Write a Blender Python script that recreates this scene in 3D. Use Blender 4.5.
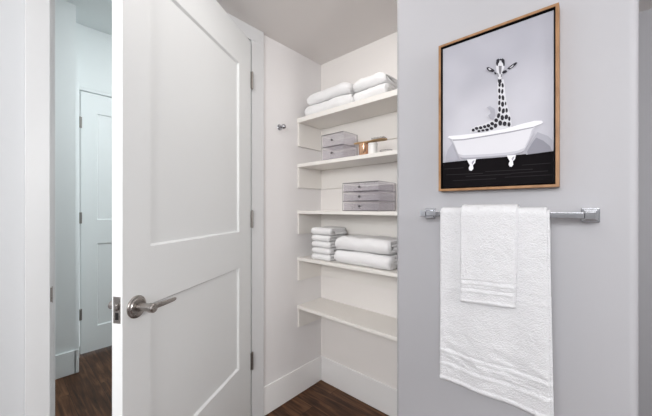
import bpy, bmesh, math, random
from mathutils import Vector, noise, Matrix
for o in list(bpy.data.objects):
    bpy.data.objects.remove(o)
SC = bpy.context.scene
COL = SC.collection
PI = math.pi

# ------------------------------------------------------------------ camera
cam = bpy.data.cameras.new('camera')
cam.sensor_fit = 'HORIZONTAL'
cam.sensor_width = 36.0
cam.lens = 36.0 * 295.6 / 652
cam.clip_start = 0.02
co = bpy.data.objects.new('camera', cam)
COL.objects.link(co)
co.location = (0, 0, 1.2)
co.rotation_euler = (PI / 2, 0, math.radians(41.768))
SC.camera = co

# ------------------------------------------------------------------ world, lights, exposure
w = bpy.data.worlds.new('world')
SC.world = w
w.use_nodes = True
w.node_tree.nodes['Background'].inputs[0].default_value = (0.93, 0.96, 1.0, 1)
w.node_tree.nodes['Background'].inputs[1].default_value = 0.62


def area(name, loc, target, sx, sy, power, col):
    l = bpy.data.lights.new(name, 'AREA')
    l.shape = 'RECTANGLE'
    l.size, l.size_y, l.energy, l.color = sx, sy, power, col
    o = bpy.data.objects.new(name, l)
    COL.objects.link(o)
    o.location = loc
    d = Vector(target) - Vector(loc)
    o.rotation_euler = d.to_track_quat('-Z', 'Y').to_euler()
    return o


area('vanity_light', (1.60, 0.50, 1.70), (-1.0, 0.5, 1.0), 0.45, 0.16, 11.5, (1.0, 0.985, 0.975))
area('ceiling_fill', (-0.72, 0.60, 2.19), (-0.80, 0.66, 0), 0.40, 0.40, 1.3, (1.0, 0.965, 0.94))  # unseen fill under the ceiling, added to brighten door and closet
area('rear_fill', (-0.10, -1.55, 1.72), (-0.7, 1.4, 1.05), 1.8, 0.8, 52, (0.98, 0.985, 1.0))  # added soft fill behind the camera; the wall there has no window
area('closet_fill', (-0.70, 1.075, 2.195), (-0.72, 1.09, 0), 0.14, 0.14, 0.55, (1.0, 0.95, 0.89))  # added out-of-view fill to light shelf tops and shade the space below
area('hall_light', (-2.0, 1.15, 2.66), (-2.3, 0.8, 0), 0.7, 1.2, 31, (0.95, 0.99, 1.0))
SC.cycles.transparent_max_bounces = 32
SC.view_settings.view_transform = 'Standard'
SC.view_settings.look = 'None'
SC.view_settings.gamma = 1.0
SC.view_settings.use_curve_mapping = False
SC.view_settings.exposure = 0.40


# ------------------------------------------------------------------ materials
def new_mat(name):
    m = bpy.data.materials.new(name)
    m.use_nodes = True
    nt = m.node_tree
    return m, nt, nt.nodes['Principled BSDF']


def node(nt, kind, **kw):
    n = nt.nodes.new(kind)
    for k, v in kw.items():
        setattr(n, k, v)
    return n


def objco(nt, scale=(1, 1, 1)):
    tc = node(nt, 'ShaderNodeTexCoord')
    mp = node(nt, 'ShaderNodeMapping')
    mp.inputs['Scale'].default_value = scale
    nt.links.new(tc.outputs['Object'], mp.inputs['Vector'])
    return mp.outputs['Vector']


def paint(name, col, rough=0.5, bump=0.02, scale=220, spec=0.4):
    m, nt, b = new_mat(name)
    b.inputs['Base Color'].default_value = (*col, 1)
    b.inputs['Roughness'].default_value = rough
    b.inputs['Specular IOR Level'].default_value = spec
    n = node(nt, 'ShaderNodeTexNoise')
    n.inputs['Scale'].default_value = scale
    n.inputs['Detail'].default_value = 3
    nt.links.new(objco(nt), n.inputs['Vector'])
    bp = node(nt, 'ShaderNodeBump')
    bp.inputs['Strength'].default_value = bump
    bp.inputs['Distance'].default_value = 0.002
    nt.links.new(n.outputs['Fac'], bp.inputs['Height'])
    nt.links.new(bp.outputs['Normal'], b.inputs['Normal'])
    return m


def metal(name, col, rough, bump=0.0):
    m, nt, b = new_mat(name)
    b.inputs['Base Color'].default_value = (*col, 1)
    b.inputs['Metallic'].default_value = 1
    n = node(nt, 'ShaderNodeTexNoise')
    n.inputs['Scale'].default_value = 90
    nt.links.new(objco(nt, (1, 1, 12)), n.inputs['Vector'])
    mr = node(nt, 'ShaderNodeMapRange')
    mr.inputs['To Min'].default_value = rough * 0.8
    mr.inputs['To Max'].default_value = rough * 1.25
    nt.links.new(n.outputs['Fac'], mr.inputs['Value'])
    nt.links.new(mr.outputs[0], b.inputs['Roughness'])
    return m


def terry(name, col, strength=0.5, scale=420):
    m, nt, b = new_mat(name)
    b.inputs['Base Color'].default_value = (*col, 1)
    b.inputs['Roughness'].default_value = 0.95
    b.inputs['Specular IOR Level'].default_value = 0.1
    b.inputs['Sheen Weight'].default_value = 0.0
    v = objco(nt)
    n = node(nt, 'ShaderNodeTexNoise')
    n.inputs['Scale'].default_value = scale
    n.inputs['Detail'].default_value = 2
    nt.links.new(v, n.inputs['Vector'])
    n2 = node(nt, 'ShaderNodeTexNoise')
    n2.inputs['Scale'].default_value = 45
    n2.inputs['Detail'].default_value = 4
    nt.links.new(v, n2.inputs['Vector'])
    ad = node(nt, 'ShaderNodeMath', operation='ADD')
    nt.links.new(n.outputs['Fac'], ad.inputs[0])
    nt.links.new(n2.outputs['Fac'], ad.inputs[1])
    bp = node(nt, 'ShaderNodeBump')
    bp.inputs['Strength'].default_value = strength
    bp.inputs['Distance'].default_value = 0.004
    nt.links.new(ad.outputs[0], bp.inputs['Height'])
    nt.links.new(bp.outputs['Normal'], b.inputs['Normal'])
    return m


def clear(name, tint, gloss=0.12, rough=0.05, haze=0.0):
    m, nt, b = new_mat(name)
    nt.nodes.remove(b)
    out = nt.nodes['Material Output']
    t = node(nt, 'ShaderNodeBsdfTransparent')
    t.inputs[0].default_value = (*tint, 1)
    g = node(nt, 'ShaderNodeBsdfGlossy')
    g.inputs['Roughness'].default_value = rough
    g.inputs['Color'].default_value = (0.9, 0.9, 0.93, 1)
    fr = node(nt, 'ShaderNodeLayerWeight')
    fr.inputs[0].default_value = 0.25
    ad = node(nt, 'ShaderNodeMath', operation='MULTIPLY_ADD')
    ad.inputs[1].default_value = 0.25
    ad.inputs[2].default_value = gloss
    nt.links.new(fr.outputs['Facing'], ad.inputs[0])
    mx = node(nt, 'ShaderNodeMixShader')
    nt.links.new(ad.outputs[0], mx.inputs[0])
    nt.links.new(t.outputs[0], mx.inputs[1])
    nt.links.new(g.outputs[0], mx.inputs[2])
    if haze:
        d = node(nt, 'ShaderNodeBsdfDiffuse')
        d.inputs['Color'].default_value = (0.72, 0.70, 0.72, 1)
        m2 = node(nt, 'ShaderNodeMixShader')
        m2.inputs[0].default_value = haze
        nt.links.new(mx.outputs[0], m2.inputs[1])
        nt.links.new(d.outputs[0], m2.inputs[2])
        mx = m2
    nt.links.new(mx.outputs[0], out.inputs['Surface'])
    return m


def wood_floor():
    m, nt, b = new_mat('walnut_planks')
    v = objco(nt)
    br = node(nt, 'ShaderNodeTexBrick')
    br.inputs['Color1'].default_value = (0.0, 0.0, 0.0, 1)
    br.inputs['Color2'].default_value = (1, 1, 1, 1)
    br.inputs['Mortar'].default_value = (0.5, 0.5, 0.5, 1)
    br.inputs['Scale'].default_value = 1.0
    br.inputs['Mortar Size'].default_value = 0.0012
    br.inputs['Mortar Smooth'].default_value = 0.3
    br.inputs['Brick Width'].default_value = 1.25
    br.inputs['Row Height'].default_value = 0.16
    br.offset = 0.37
    nt.links.new(v, br.inputs['Vector'])
    # grain runs along X
    sc = node(nt, 'ShaderNodeVectorMath', operation='MULTIPLY_ADD')
    sc.inputs[1].default_value = (2.2, 26, 1)
    nt.links.new(v, sc.inputs[0])
    mul = node(nt, 'ShaderNodeVectorMath', operation='SCALE')
    mul.inputs['Scale'].default_value = 9.0
    nt.links.new(br.outputs['Color'], mul.inputs[0])
    nt.links.new(mul.outputs[0], sc.inputs[2])
    n1 = node(nt, 'ShaderNodeTexNoise')
    n1.inputs['Scale'].default_value = 1.6
    n1.inputs['Detail'].default_value = 8
    n1.inputs['Roughness'].default_value = 0.62
    n1.inputs['Distortion'].default_value = 0.6
    nt.links.new(sc.outputs[0], n1.inputs['Vector'])
    n2 = node(nt, 'ShaderNodeTexNoise')
    n2.inputs['Scale'].default_value = 5.0
    n2.inputs['Detail'].default_value = 5
    nt.links.new(v, n2.inputs['Vector'])
    ramp = node(nt, 'ShaderNodeValToRGB')
    e = ramp.color_ramp.elements
    e[0].position, e[0].color = 0.28, (0.020, 0.008, 0.003, 1)
    e[1].position, e[1].color = 0.78, (0.22, 0.105, 0.05, 1)
    x = ramp.color_ramp.elements.new(0.5)
    x.color = (0.072, 0.030, 0.013, 1)
    a1 = node(nt, 'ShaderNodeMath', operation='MULTIPLY_ADD')
    a1.inputs[1].default_value = 0.18
    nt.links.new(br.outputs['Color'], a1.inputs[0])
    nt.links.new(n1.outputs['Fac'], a1.inputs[2])
    a2 = node(nt, 'ShaderNodeMath', operation='MULTIPLY_ADD')
    a2.inputs[1].default_value = 0.30
    nt.links.new(n2.outputs['Fac'], a2.inputs[0])
    nt.links.new(a1.outputs[0], a2.inputs[2])
    a3 = node(nt, 'ShaderNodeMath', operation='SUBTRACT')
    a3.inputs[1].default_value = 0.22
    nt.links.new(a2.outputs[0], a3.inputs[0])
    nt.links.new(a3.outputs[0], ramp.inputs['Fac'])
    mx = node(nt, 'ShaderNodeMixRGB')
    mx.inputs['Color2'].default_value = (0.012, 0.007, 0.004, 1)
    nt.links.new(br.outputs['Fac'], mx.inputs['Fac'])
    nt.links.new(ramp.outputs['Color'], mx.inputs['Color1'])
    nt.links.new(mx.outputs[0], b.inputs['Base Color'])
    b.inputs['Roughness'].default_value = 0.42
    b.inputs['Specular IOR Level'].default_value = 0.25
    bp = node(nt, 'ShaderNodeBump')
    bp.inputs['Strength'].default_value = 0.25
    bp.inputs['Distance'].default_value = 0.002
    nt.links.new(n1.outputs['Fac'], bp.inputs['Height'])
    nt.links.new(bp.outputs['Normal'], b.inputs['Normal'])
    return m


def oak():
    m, nt, b = new_mat('oak_frame')
    n = node(nt, 'ShaderNodeTexNoise')
    n.inputs['Scale'].default_value = 30
    n.inputs['Detail'].default_value = 6
    nt.links.new(objco(nt, (1, 1, 0.6)), n.inputs['Vector'])
    r = node(nt, 'ShaderNodeValToRGB')
    r.color_ramp.elements[0].position, r.color_ramp.elements[0].color = 0.3, (0.24, 0.115, 0.042, 1)
    r.color_ramp.elements[1].position, r.color_ramp.elements[1].color = 0.75, (0.42, 0.225, 0.10, 1)
    nt.links.new(n.outputs['Fac'], r.inputs['Fac'])
    nt.links.new(r.outputs[0], b.inputs['Base Color'])
    b.inputs['Roughness'].default_value = 0.5
    return m


def print_bg():
    # the backdrop printed on the canvas: a pale grey studio wall, brighter behind the animal
    m, nt, b = new_mat('print_backdrop')
    v = objco(nt)
    n = node(nt, 'ShaderNodeTexNoise')
    n.inputs['Scale'].default_value = 4
    n.inputs['Detail'].default_value = 2
    nt.links.new(v, n.inputs['Vector'])
    g = node(nt, 'ShaderNodeVectorMath', operation='DISTANCE')
    g.inputs[1].default_value = (-0.02, -0.02, 0.17)
    nt.links.new(v, g.inputs[0])
    a_ = node(nt, 'ShaderNodeMath', operation='MULTIPLY_ADD')
    a_.inputs[1].default_value = -1.5
    nt.links.new(g.outputs['Value'], a_.inputs[0])
    nt.links.new(n.outputs['Fac'], a_.inputs[2])
    r = node(nt, 'ShaderNodeValToRGB')
    r.color_ramp.elements[0].position, r.color_ramp.elements[0].color = 0.0, (0.38, 0.38, 0.43, 1)
    r.color_ramp.elements[1].position, r.color_ramp.elements[1].color = 0.45, (0.56, 0.56, 0.61, 1)
    nt.links.new(a_.outputs[0], r.inputs['Fac'])
    nt.links.new(r.outputs[0], b.inputs['Base Color'])
    b.inputs['Roughness'].default_value = 0.7
    return m


M = dict(
    wall=paint('wall_paint', (0.65, 0.665, 0.68), 0.6, 0.03),
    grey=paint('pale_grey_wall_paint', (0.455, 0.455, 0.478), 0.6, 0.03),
    closet_side=paint('closet_side_paint', (0.84, 0.82, 0.815), 0.6, 0.03),
    closet=paint('closet_paint', (0.88, 0.845, 0.815), 0.6, 0.03),
    ceiling=paint('ceiling_paint', (0.82, 0.785, 0.765), 0.8, 0.06, 120),
    hall=paint('hall_paint', (0.84, 0.885, 0.89), 0.6, 0.03),
    trim=paint('trim_enamel_darkened', (0.73, 0.735, 0.74), 0.35, 0.01),  # white trim darkened to offset strong light on the left casing
    door=paint('door_enamel', (0.885, 0.905, 0.905), 0.38, 0.012, 160),
    base=paint('trim_enamel_lightened', (0.90, 0.89, 0.88), 0.4, 0.01),  # lighter copy of the trim white, offsetting dim light on closet baseboards
    shelf=paint('shelf_enamel', (0.885, 0.855, 0.81), 0.4, 0.01),
    cleat=paint('cleat_enamel', (0.87, 0.84, 0.80), 0.45, 0.01),
    floor=wood_floor(),
    nickel=metal('satin_nickel', (0.42, 0.39, 0.37), 0.28),
    chrome=metal('chrome', (0.55, 0.56, 0.59), 0.04),
    hook=metal('dark_chrome', (0.36, 0.36, 0.38), 0.12),
    brass_dark=metal('hinge_steel', (0.34, 0.32, 0.30), 0.35),
    black=paint('latch_black', (0.01, 0.01, 0.01), 0.5),  # flat black for the small patch on the latch plate
    towel=terry('terry_lightened', (0.93, 0.925, 0.925)),  # lighter copy of the white terry, making up for weak closet light
    bath=terry('terry_darkened', (0.74, 0.745, 0.765), 0.9, 300),  # same white terry darkened against the strong light at the bar
    band=terry('woven_towel_band', (0.80, 0.80, 0.82), 0.12, 900),
    oak=oak(),
    float_black=paint('frame_black', (0.008, 0.006, 0.006), 0.7, 0.0, 220, 0.08),
    acrylic=clear('clear_acrylic', (0.99, 0.985, 0.99), 0.03, 0.08, 0.03),
    smoke=clear('drawer_acrylic', (0.975, 0.97, 0.98), 0.02, 0.25, 0.10),
    edge=paint('acrylic_edge', (0.11, 0.10, 0.105), 0.3),
    copper=metal('copper', (0.80, 0.50, 0.33), 0.22),
    ceramic=paint('white_ceramic', (0.86, 0.85, 0.82), 0.25, 0.0),
    brushwood=paint('brush_wood', (0.42, 0.27, 0.13), 0.45),
    bristle=paint('brush_bristles', (0.06, 0.035, 0.025), 0.8),
    cotton=terry('cotton', (0.70, 0.69, 0.70)),
    rubber=paint('white_rubber', (0.8, 0.8, 0.78), 0.6),
)


# ------------------------------------------------------------------ helpers
def bx(bm, x0, x1, y0, y1, z0, z1, mi=0):
    v = [bm.verts.new(p) for p in ((x0, y0, z0), (x1, y0, z0), (x1, y1, z0), (x0, y1, z0),
                                   (x0, y0, z1), (x1, y0, z1), (x1, y1, z1), (x0, y1, z1))]
    for f in ((0, 3, 2, 1), (4, 5, 6, 7), (0, 1, 5, 4), (1, 2, 6, 5), (2, 3, 7, 6), (3, 0, 4, 7)):
        bm.faces.new([v[i] for i in f]).material_index = mi
    return v


def ring_tube(bm, rings, caps=True, mi=0):
    """rings: list of lists of points with equal length, skinned in order"""
    vr = [[bm.verts.new(p) for p in r] for r in rings]
    n = len(vr[0])
    for a, b in zip(vr, vr[1:]):
        for i in range(n):
            bm.faces.new((a[i], a[(i + 1) % n], b[(i + 1) % n], b[i])).material_index = mi
    if caps:
        bm.faces.new(list(reversed(vr[0]))).material_index = mi
        bm.faces.new(vr[-1]).material_index = mi


def lathe(bm, base, axis, prof, n=32, mi=0):
    """prof: list of (distance along axis, radius)"""
    a = Vector(axis).normalized()
    u = a.orthogonal().normalized()
    v = a.cross(u)
    rings = []
    for h, r in prof:
        c = Vector(base) + a * h
        rings.append([c + (u * math.cos(2 * PI * i / n) + v * math.sin(2 * PI * i / n)) * max(r, 1e-5) for i in range(n)])
    ring_tube(bm, rings, True, mi)


def obj(name, bm, mats, parent=None, bevel=0.0, smooth=False, seg=2):
    bmesh.ops.recalc_face_normals(bm, faces=bm.faces)
    me = bpy.data.meshes.new(name)
    bm.to_mesh(me)
    bm.free()
    if not isinstance(mats, (list, tuple)):
        mats = [mats]
    for m in mats:
        me.materials.append(m)
    o = bpy.data.objects.new(name, me)
    COL.objects.link(o)
    if smooth:
        for p in me.polygons:
            p.use_smooth = True
    if parent is not None:
        off = parent.get('_origin')
        if off is not None:
            me.transform(Matrix.Translation(-Vector(off)))
        o.parent = parent
    if bevel:
        b = o.modifiers.new('bevel', 'BEVEL')
        b.width = bevel
        b.segments = seg
        b.limit_method = 'ANGLE'
        b.angle_limit = math.radians(35)
        for p in me.polygons:
            p.use_smooth = True
        wn = o.modifiers.new('wn', 'WEIGHTED_NORMAL')
        wn.keep_sharp = True
    return o


def subpart(name, bm, mats, parent, root, **kw):
    """a piece of a part; root's origin is taken off because the part sits at the root's origin"""
    o = obj(name, bm, mats, None, **kw)
    off = root.get('_origin')
    if off is not None:
        o.data.transform(Matrix.Translation(-Vector(off)))
    o.parent = parent
    return o


def tag(o, label, cat, group=None, kind=None):
    o['label'] = label
    o['category'] = cat
    if group:
        o['group'] = group
    if kind:
        o['kind'] = kind
    return o


ROOTS = []


def thing(name, label, cat, loc, group=None, kind=None, world=True):
    """Empty at the thing's base. With world=True part meshes are given in world metres."""
    o = bpy.data.objects.new(name, None)
    o.empty_display_size = 0.05
    COL.objects.link(o)
    o.location = loc
    o['_origin'] = tuple(loc) if world else (0.0, 0.0, 0.0)
    ROOTS.append(o)
    return tag(o, label, cat, group, kind)


def box_obj(name, dims, mat, parent=None, bevel=0.0, **kw):
    bm = bmesh.new()
    bx(bm, *dims)
    return obj(name, bm, mat, parent, bevel, **kw)


def struct(name, boxes, mat, label, cat, bevel=0.0):
    bm = bmesh.new()
    for b in boxes:
        bx(bm, *b)
    return tag(obj(name, bm, mat, None, bevel), label, cat, None, 'structure')


# ------------------------------------------------------------------ the room
XW = -1.408      # bathroom face of the door wall
XO = -1.53       # hall face of the door wall
YB = 1.524       # closet back wall
YR = 1.05        # wall with the picture and towel bar
ZC = 2.2035      # bathroom and closet ceiling
XE = 0.091       # end of the picture wall

struct('floor', [(-3.3, 1.8, -1.7, 3.2, -0.05, 0.0)], M['floor'], 'dark walnut brown wooden plank floor', 'floor')
struct('ceiling', [(XW, 1.75, -1.6, 2.3, ZC, ZC + 0.05)], M['ceiling'],
       'low off-white ceiling over the open closet and bathroom', 'ceiling')
struct('ceiling_hall', [(-3.3, XO, -1.7, 3.2, 2.68, 2.73)], M['hall'], 'pale ceiling of the hallway behind the door', 'ceiling')
# door wall, with the doorway cut in it
struct('wall_left', [(XO, XW, -1.6, 0.113, 0, 2.68), (XO, XW, 0.978, 1.0, 0, 2.68), (XO, XW, YB + 0.1, YB + 0.7, 0, 2.68), (XO, XW, 0.113, 0.978, 2.142, 2.68)],
       M['wall'], 'white wall holding the doorway at the left', 'wall')
struct('wall_closet', [(XO, XW, 1.0, YB + 0.1, 0, 2.68)], M['closet_side'], 'white side wall of the closet with the small hook', 'wall')
struct('wall_back', [(XW, -0.572, YB, YB + 0.1, 0, ZC)], M['closet'], 'warm white back wall of the open shelf closet', 'wall')
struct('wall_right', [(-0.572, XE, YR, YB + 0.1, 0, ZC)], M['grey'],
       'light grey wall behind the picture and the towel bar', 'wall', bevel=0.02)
struct('wall_behind', [(XW, 1.8, -1.7, -1.6, 0, ZC)], M['wall'], 'plain white wall behind the viewpoint', 'wall')
struct('wall_vanity', [(1.7, 1.8, -1.6, 2.2, 0, ZC)], M['wall'], 'plain white side wall opposite the doorway', 'wall')
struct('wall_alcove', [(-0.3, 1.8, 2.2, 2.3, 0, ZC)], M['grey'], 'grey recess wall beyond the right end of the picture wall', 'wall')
# hallway
struct('wall_hall', [(-3.3, -2.8, -1.6, 0.394, 0, 2.68)], M['hall'], 'pale hallway wall segment seen through the doorway', 'wall')
struct('wall_hall_far', [(-3.3, -3.06, 0.394, 0.43, 0, 2.68), (-3.3, -3.06, 0.43, 1.30, 2.175, 2.68),
                         (-3.3, -3.06, 1.30, 3.1, 0, 2.68)], M['hall'],
       'pale hallway wall around the far closed door', 'wall')
struct('wall_hall_ends', [(-3.06, XO, 3.0, 3.1, 0, 2.68), (-2.8, XO, -1.7, -1.6, 0, 2.68)], M['hall'], 'end walls closing the hallway', 'wall')

# baseboards: tall flat board with eased top edge
struct('baseboard_left', [(XW, XW + 0.010, 1.0235, YB, 0, 0.168)], M['base'], 'white baseboard on the left closet wall', 'baseboard', 0.004)
struct('baseboard_back', [(XW + 0.010, -0.572, YB - 0.010, YB, 0, 0.168)], M['base'], 'white baseboard along the closet back wall', 'baseboard', 0.004)
struct('baseboard_door_wall', [(XW, XW + 0.010, -1.6, 0.057, 0, 0.168)], M['trim'], 'white baseboard on the wall left of the doorway', 'baseboard', 0.004)
struct('baseboard_right', [(-0.572, XE, YR - 0.010, YR, 0, 0.168)], M['trim'], 'white baseboard under the towel bar wall', 'baseboard', 0.004)
struct('baseboard_hall', [(-2.8, -2.785, -1.6, 0.394, 0, 0.168), (-2.8, -2.785, 0.38, 0.409, 0, 0.168)], M['hall'],
       'pale baseboard on the near hallway wall segment', 'baseboard', 0.004)

# door casings and jambs (trim)
struct('trim_1', [(XW, XW + 0.018, 0.066, 0.127, 0, 2.126), (XW, XW + 0.018, 0.941, 1.0235, 0, 2.126),
                  (XW, XW + 0.018, 0.066, 1.0235, 2.126, ZC)], M['trim'],
       'white flat casing around the bathroom doorway', 'door casing', 0.002)
jb = struct('trim_2', [(XO, XW, 0.113, 0.1335, 0, 2.122), (XO, XW, 0.9375, 0.978, 0, 2.122), (XO, XW, 0.113, 0.978, 2.122, 2.142),
                       (XO + 0.04, XW - 0.045, 0.1335, 0.146, 0, 2.122), (XO + 0.04, XW - 0.045, 0.925, 0.9375, 0, 2.122)],
            M['trim'], 'white jamb lining inside the bathroom doorway', 'door jamb', 0.0015)
bm = bmesh.new()
bx(bm, XW - 0.03, XW + 0.0012, 0.1328, 0.1350, 0.868, 0.925)
bx(bm, XW - 0.002, XW + 0.0022, 0.1285, 0.1350, 0.872, 0.921)
tag(obj('strike_plate', bm, M['nickel'], None, 0.0006), 'small metal strike plate on the left doorway jamb', 'strike plate')

# far hallway door ------------------------------------------------------
d2 = thing('door_2', 'closed pale panelled door at the far side of the hallway', 'door', (-3.06, 0.86, 0), kind='structure')


def panel_slab(bm, t0, t1, z0, z1, panels, face, back, rec, bev, axis):
    """slab with recessed flat panels on both faces. axis(t, n, z) -> world point. face/back = n of the two faces"""
    ts = sorted({t0, t1} | {p[0] for p in panels} | {p[1] for p in panels})
    zs = sorted({z0, z1} | {p[2] for p in panels} | {p[3] for p in panels})

    def quad(a, b, c, d):
        bm.faces.new([bm.verts.new(axis(*p)) for p in (a, b, c, d)])
    for n, s in ((face, -1), (back, 1)):
        for i in range(len(ts) - 1):
            for j in range(len(zs) - 1):
                ta, tb, za, zb = ts[i], ts[i + 1], zs[j], zs[j + 1]
                inside = any(ta >= p[0] - 1e-6 and tb <= p[1] + 1e-6 and za >= p[2] - 1e-6 and zb <= p[3] + 1e-6 for p in panels)
                if not inside:
                    quad((ta, n, za), (tb, n, za), (tb, n, zb), (ta, n, zb))
        for (ta, tb, za, zb) in panels:
            m = n + s * rec
            e = bev
            o = [(ta, za), (tb, za), (tb, zb), (ta, zb)]
            q = [(ta + e, za + e), (tb - e, za + e), (tb - e, zb - e), (ta + e, zb - e)]
            for k in range(4):
                k2 = (k + 1) % 4
                quad((o[k][0], n, o[k][1]), (o[k2][0], n, o[k2][1]), (q[k2][0], m, q[k2][1]), (q[k][0], m, q[k][1]))
            quad(*[(p[0], m, p[1]) for p in q])
    # edges
    quad((t0, face, z0), (t0, back, z0), (t0, back, z1), (t0, face, z1))
    quad((t1, face, z0), (t1, back, z0), (t1, back, z1), (t1, face, z1))
    quad((t0, face, z0), (t1, face, z0), (t1, back, z0), (t0, back, z0))
    quad((t0, face, z1), (t1, face, z1), (t1, back, z1), (t0, back, z1))
    bmesh.ops.remove_doubles(bm, verts=bm.verts, dist=1e-5)


bm = bmesh.new()
panel_slab(bm, 0.460, 1.27, 0.02, 2.145, [(0.567, 1.163, 1.10, 1.985), (0.567, 1.163, 0.22, 0.905)], -3.064, -3.10, 0.010, 0.006,
           lambda t, n, z: (n, t, z))
obj('slab', bm, M['hall'], d2)
bm = bmesh.new()
bx(bm, -3.20, -3.062, 0.43, 0.452, 0, 2.175)
bx(bm, -3.20, -3.062, 1.278, 1.30, 0, 2.175)
bx(bm, -3.20, -3.062, 0.43, 1.30, 2.153, 2.175)
bx(bm, -3.06, -3.045, 0.41, 0.449, 0, 2.2)
bx(bm, -3.06, -3.045, 1.281, 1.35, 0, 2.2)
obj('casing', bm, M['hall'], d2, 0.002)
for z in (0.34, 1.12, 1.89):
    bm = bmesh.new()
    lathe(bm, (-3.056, 0.4565, z - 0.045), (0, 0, 1), [(0, 0.005), (0.002, 0.0065), (0.088, 0.0065), (0.09, 0.005)], 12)
    bx(bm, -3.0635, -3.0615, 0.4565, 0.468, z - 0.045, z + 0.045)
    obj('hinge', bm, M['brass_dark'], d2, smooth=False)
bm = bmesh.new()
lathe(bm, (-3.064, 1.2, 0.92), (1, 0, 0), [(0, 0.03), (0.008, 0.03), (0.01, 0.012), (0.04, 0.012), (0.045, 0.026), (0.065, 0.026), (0.07, 0.010)], 24)
obj('door_knob', bm, M['nickel'], d2, smooth=True)

# the open bathroom door ------------------------------------------------
d1 = thing('door_1', 'white two-panel door standing ajar with a lever handle', 'door', (-1.388, 0.946, 0), kind='structure', world=False)
ANG = math.atan2(-0.8651, 0.5016)
d1.rotation_euler = (0, 0, ANG)
# local frame: +x runs from hinge to latch edge, +y is the face seen by the camera
bm = bmesh.new()
panel_slab(bm, 0.022, 0.8186, 0.012, 2.102, [(0.150, 0.718, 1.080, 1.928), (0.150, 0.718, 0.390, 0.900)], 0.0, -0.035, 0.009, 0.007,
           lambda t, n, z: (t, n, z))
slab = obj('slab', bm, M['door'], d1)
for z in (1.896, 1.139, 0.365):
    bm = bmesh.new()
    for k in range(5):
        lathe(bm, (0.015, 0.0055, z - 0.045 + k * 0.0182), (0, 0, 1), [(0, 0.0055), (0.0008, 0.0065), (0.0164, 0.0065), (0.0172, 0.0055)], 16)
    lathe(bm, (0.015, 0.0055, z - 0.049), (0, 0, 1), [(0, 0.002), (0.002, 0.005), (0.096, 0.005), (0.099, 0.002)], 16)
    bx(bm, 0.015, 0.026, 0.0002, 0.0022, z - 0.045, z + 0.045)
    obj('hinge', bm, M['brass_dark'], d1, smooth=False)
bm = bmesh.new()
bx(bm, 0.8184, 0.8196, -0.030, -0.006, 0.875, 0.950)
bx(bm, 0.8190, 0.8200, -0.023, -0.012, 0.885, 0.905, 1)
lp = obj('latch_plate', bm, [M['nickel'], M['black']], d1)
bm = bmesh.new()
bx(bm, 0.8186, 0.8260, -0.024, -0.012, 0.912, 0.930)
o = obj('latch_bolt', bm, M['nickel'], None, 0.003)
o.parent = lp
hx, hz = 0.7725, 0.9085
bm = bmesh.new()
lathe(bm, (hx, 0.0, hz), (0, 1, 0), [(0, 0.033), (0.004, 0.033), (0.006, 0.031), (0.007, 0.026), (0.010, 0.025), (0.011, 0.010), (0.014, 0.0135)], 40)
rose = obj('rose', bm, M['nickel'], d1, 0.0008)
bm = bmesh.new()
lathe(bm, (hx, 0.012, hz), (0, 1, 0), [(0, 0.0115), (0.034, 0.0115), (0.036, 0.0135), (0.050, 0.0135), (0.053, 0.011)], 28)
# lever grip, a slightly drooping flattened bar that tapers towards its tip
rings = []
for k in range(15):
    s = k / 14
    cx = hx + 0.008 - s * 0.119
    lz = hz - 0.006 * s
    cy = 0.0455 + 0.004 * math.sin(s * PI)
    rz = 0.0085 - 0.0025 * s
    ry = 0.0065 - 0.002 * s
    if k in (0, 14):
        rz *= 0.6
        ry *= 0.6
    rings.append([(cx, cy + ry * math.cos(a), lz + rz * math.sin(a)) for a in [2 * PI * i / 16 for i in range(16)]])
ring_tube(bm, rings)
obj('lever_handle', bm, M['nickel'], d1, 0.0006)
# knob-side handle on the hall face
bm = bmesh.new()
lathe(bm, (hx, -0.035, hz), (0, -1, 0), [(0, 0.033), (0.006, 0.031), (0.010, 0.025), (0.011, 0.0115), (0.045, 0.0115), (0.052, 0.0125)], 32)
rings = []
for k in range(15):
    s = k / 14
    cx = hx + 0.008 - s * 0.122
    rz = 0.0085 - 0.0025 * s
    ry = 0.0065 - 0.002 * s
    rings.append([(cx, -0.081 + ry * math.cos(a), hz + rz * math.sin(a)) for a in [2 * PI * i / 16 for i in range(16)]])
ring_tube(bm, rings)
obj('lever_handle', bm, M['nickel'], d1, 0.0006)

# ------------------------------------------------------------------ closet shelves
SHF = 1.296
CX1 = -0.5725
shelf_info = [
    (1.777, 0.030, 'topmost white closet shelf carrying two stacks of folded towels', 0.150),
    (1.483, 0.022, 'second white closet shelf from the top, with the copper cup and clear box', 0.130),
    (1.183, 0.020, 'middle white closet shelf at eye level, under the clear drawer organizer', 0.130),
    (0.883, 0.020, 'fourth white closet shelf from the top, carrying washcloths and bath towels', 0.130),
    (0.573, 0.020, 'empty lowest white closet shelf', 0.120),
]
for z, t, lab, ch in shelf_info:
    s = thing('closet_shelf', lab, 'shelf', (XW, YB, z - t), 'white shelves of the open closet')
    box_obj('board', (XW + 0.0005, CX1, SHF, YB - 0.0005, z - t, z), M['shelf'], s, 0.002)
    ct = z - t - 0.0005
    box_obj('cleat', (XW + 0.0005, XW + 0.013, SHF + 0.004, YB - 0.0005, ct - ch, ct), M['cleat'], s, 0.0012)
    box_obj('cleat', (XW + 0.0135, CX1, YB - 0.013, YB - 0.0005, ct - ch, ct), M['cleat'], s, 0.0012)


# ------------------------------------------------------------------ folded towels
def resample(path, step):
    out = [Vector(path[0])]
    for a, b in zip(path, path[1:]):
        a, b = Vector(a), Vector(b)
        n = max(1, int((b - a).length / step))
        for i in range(1, n + 1):
            out.append(a.lerp(b, i / n))
    return out


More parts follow.
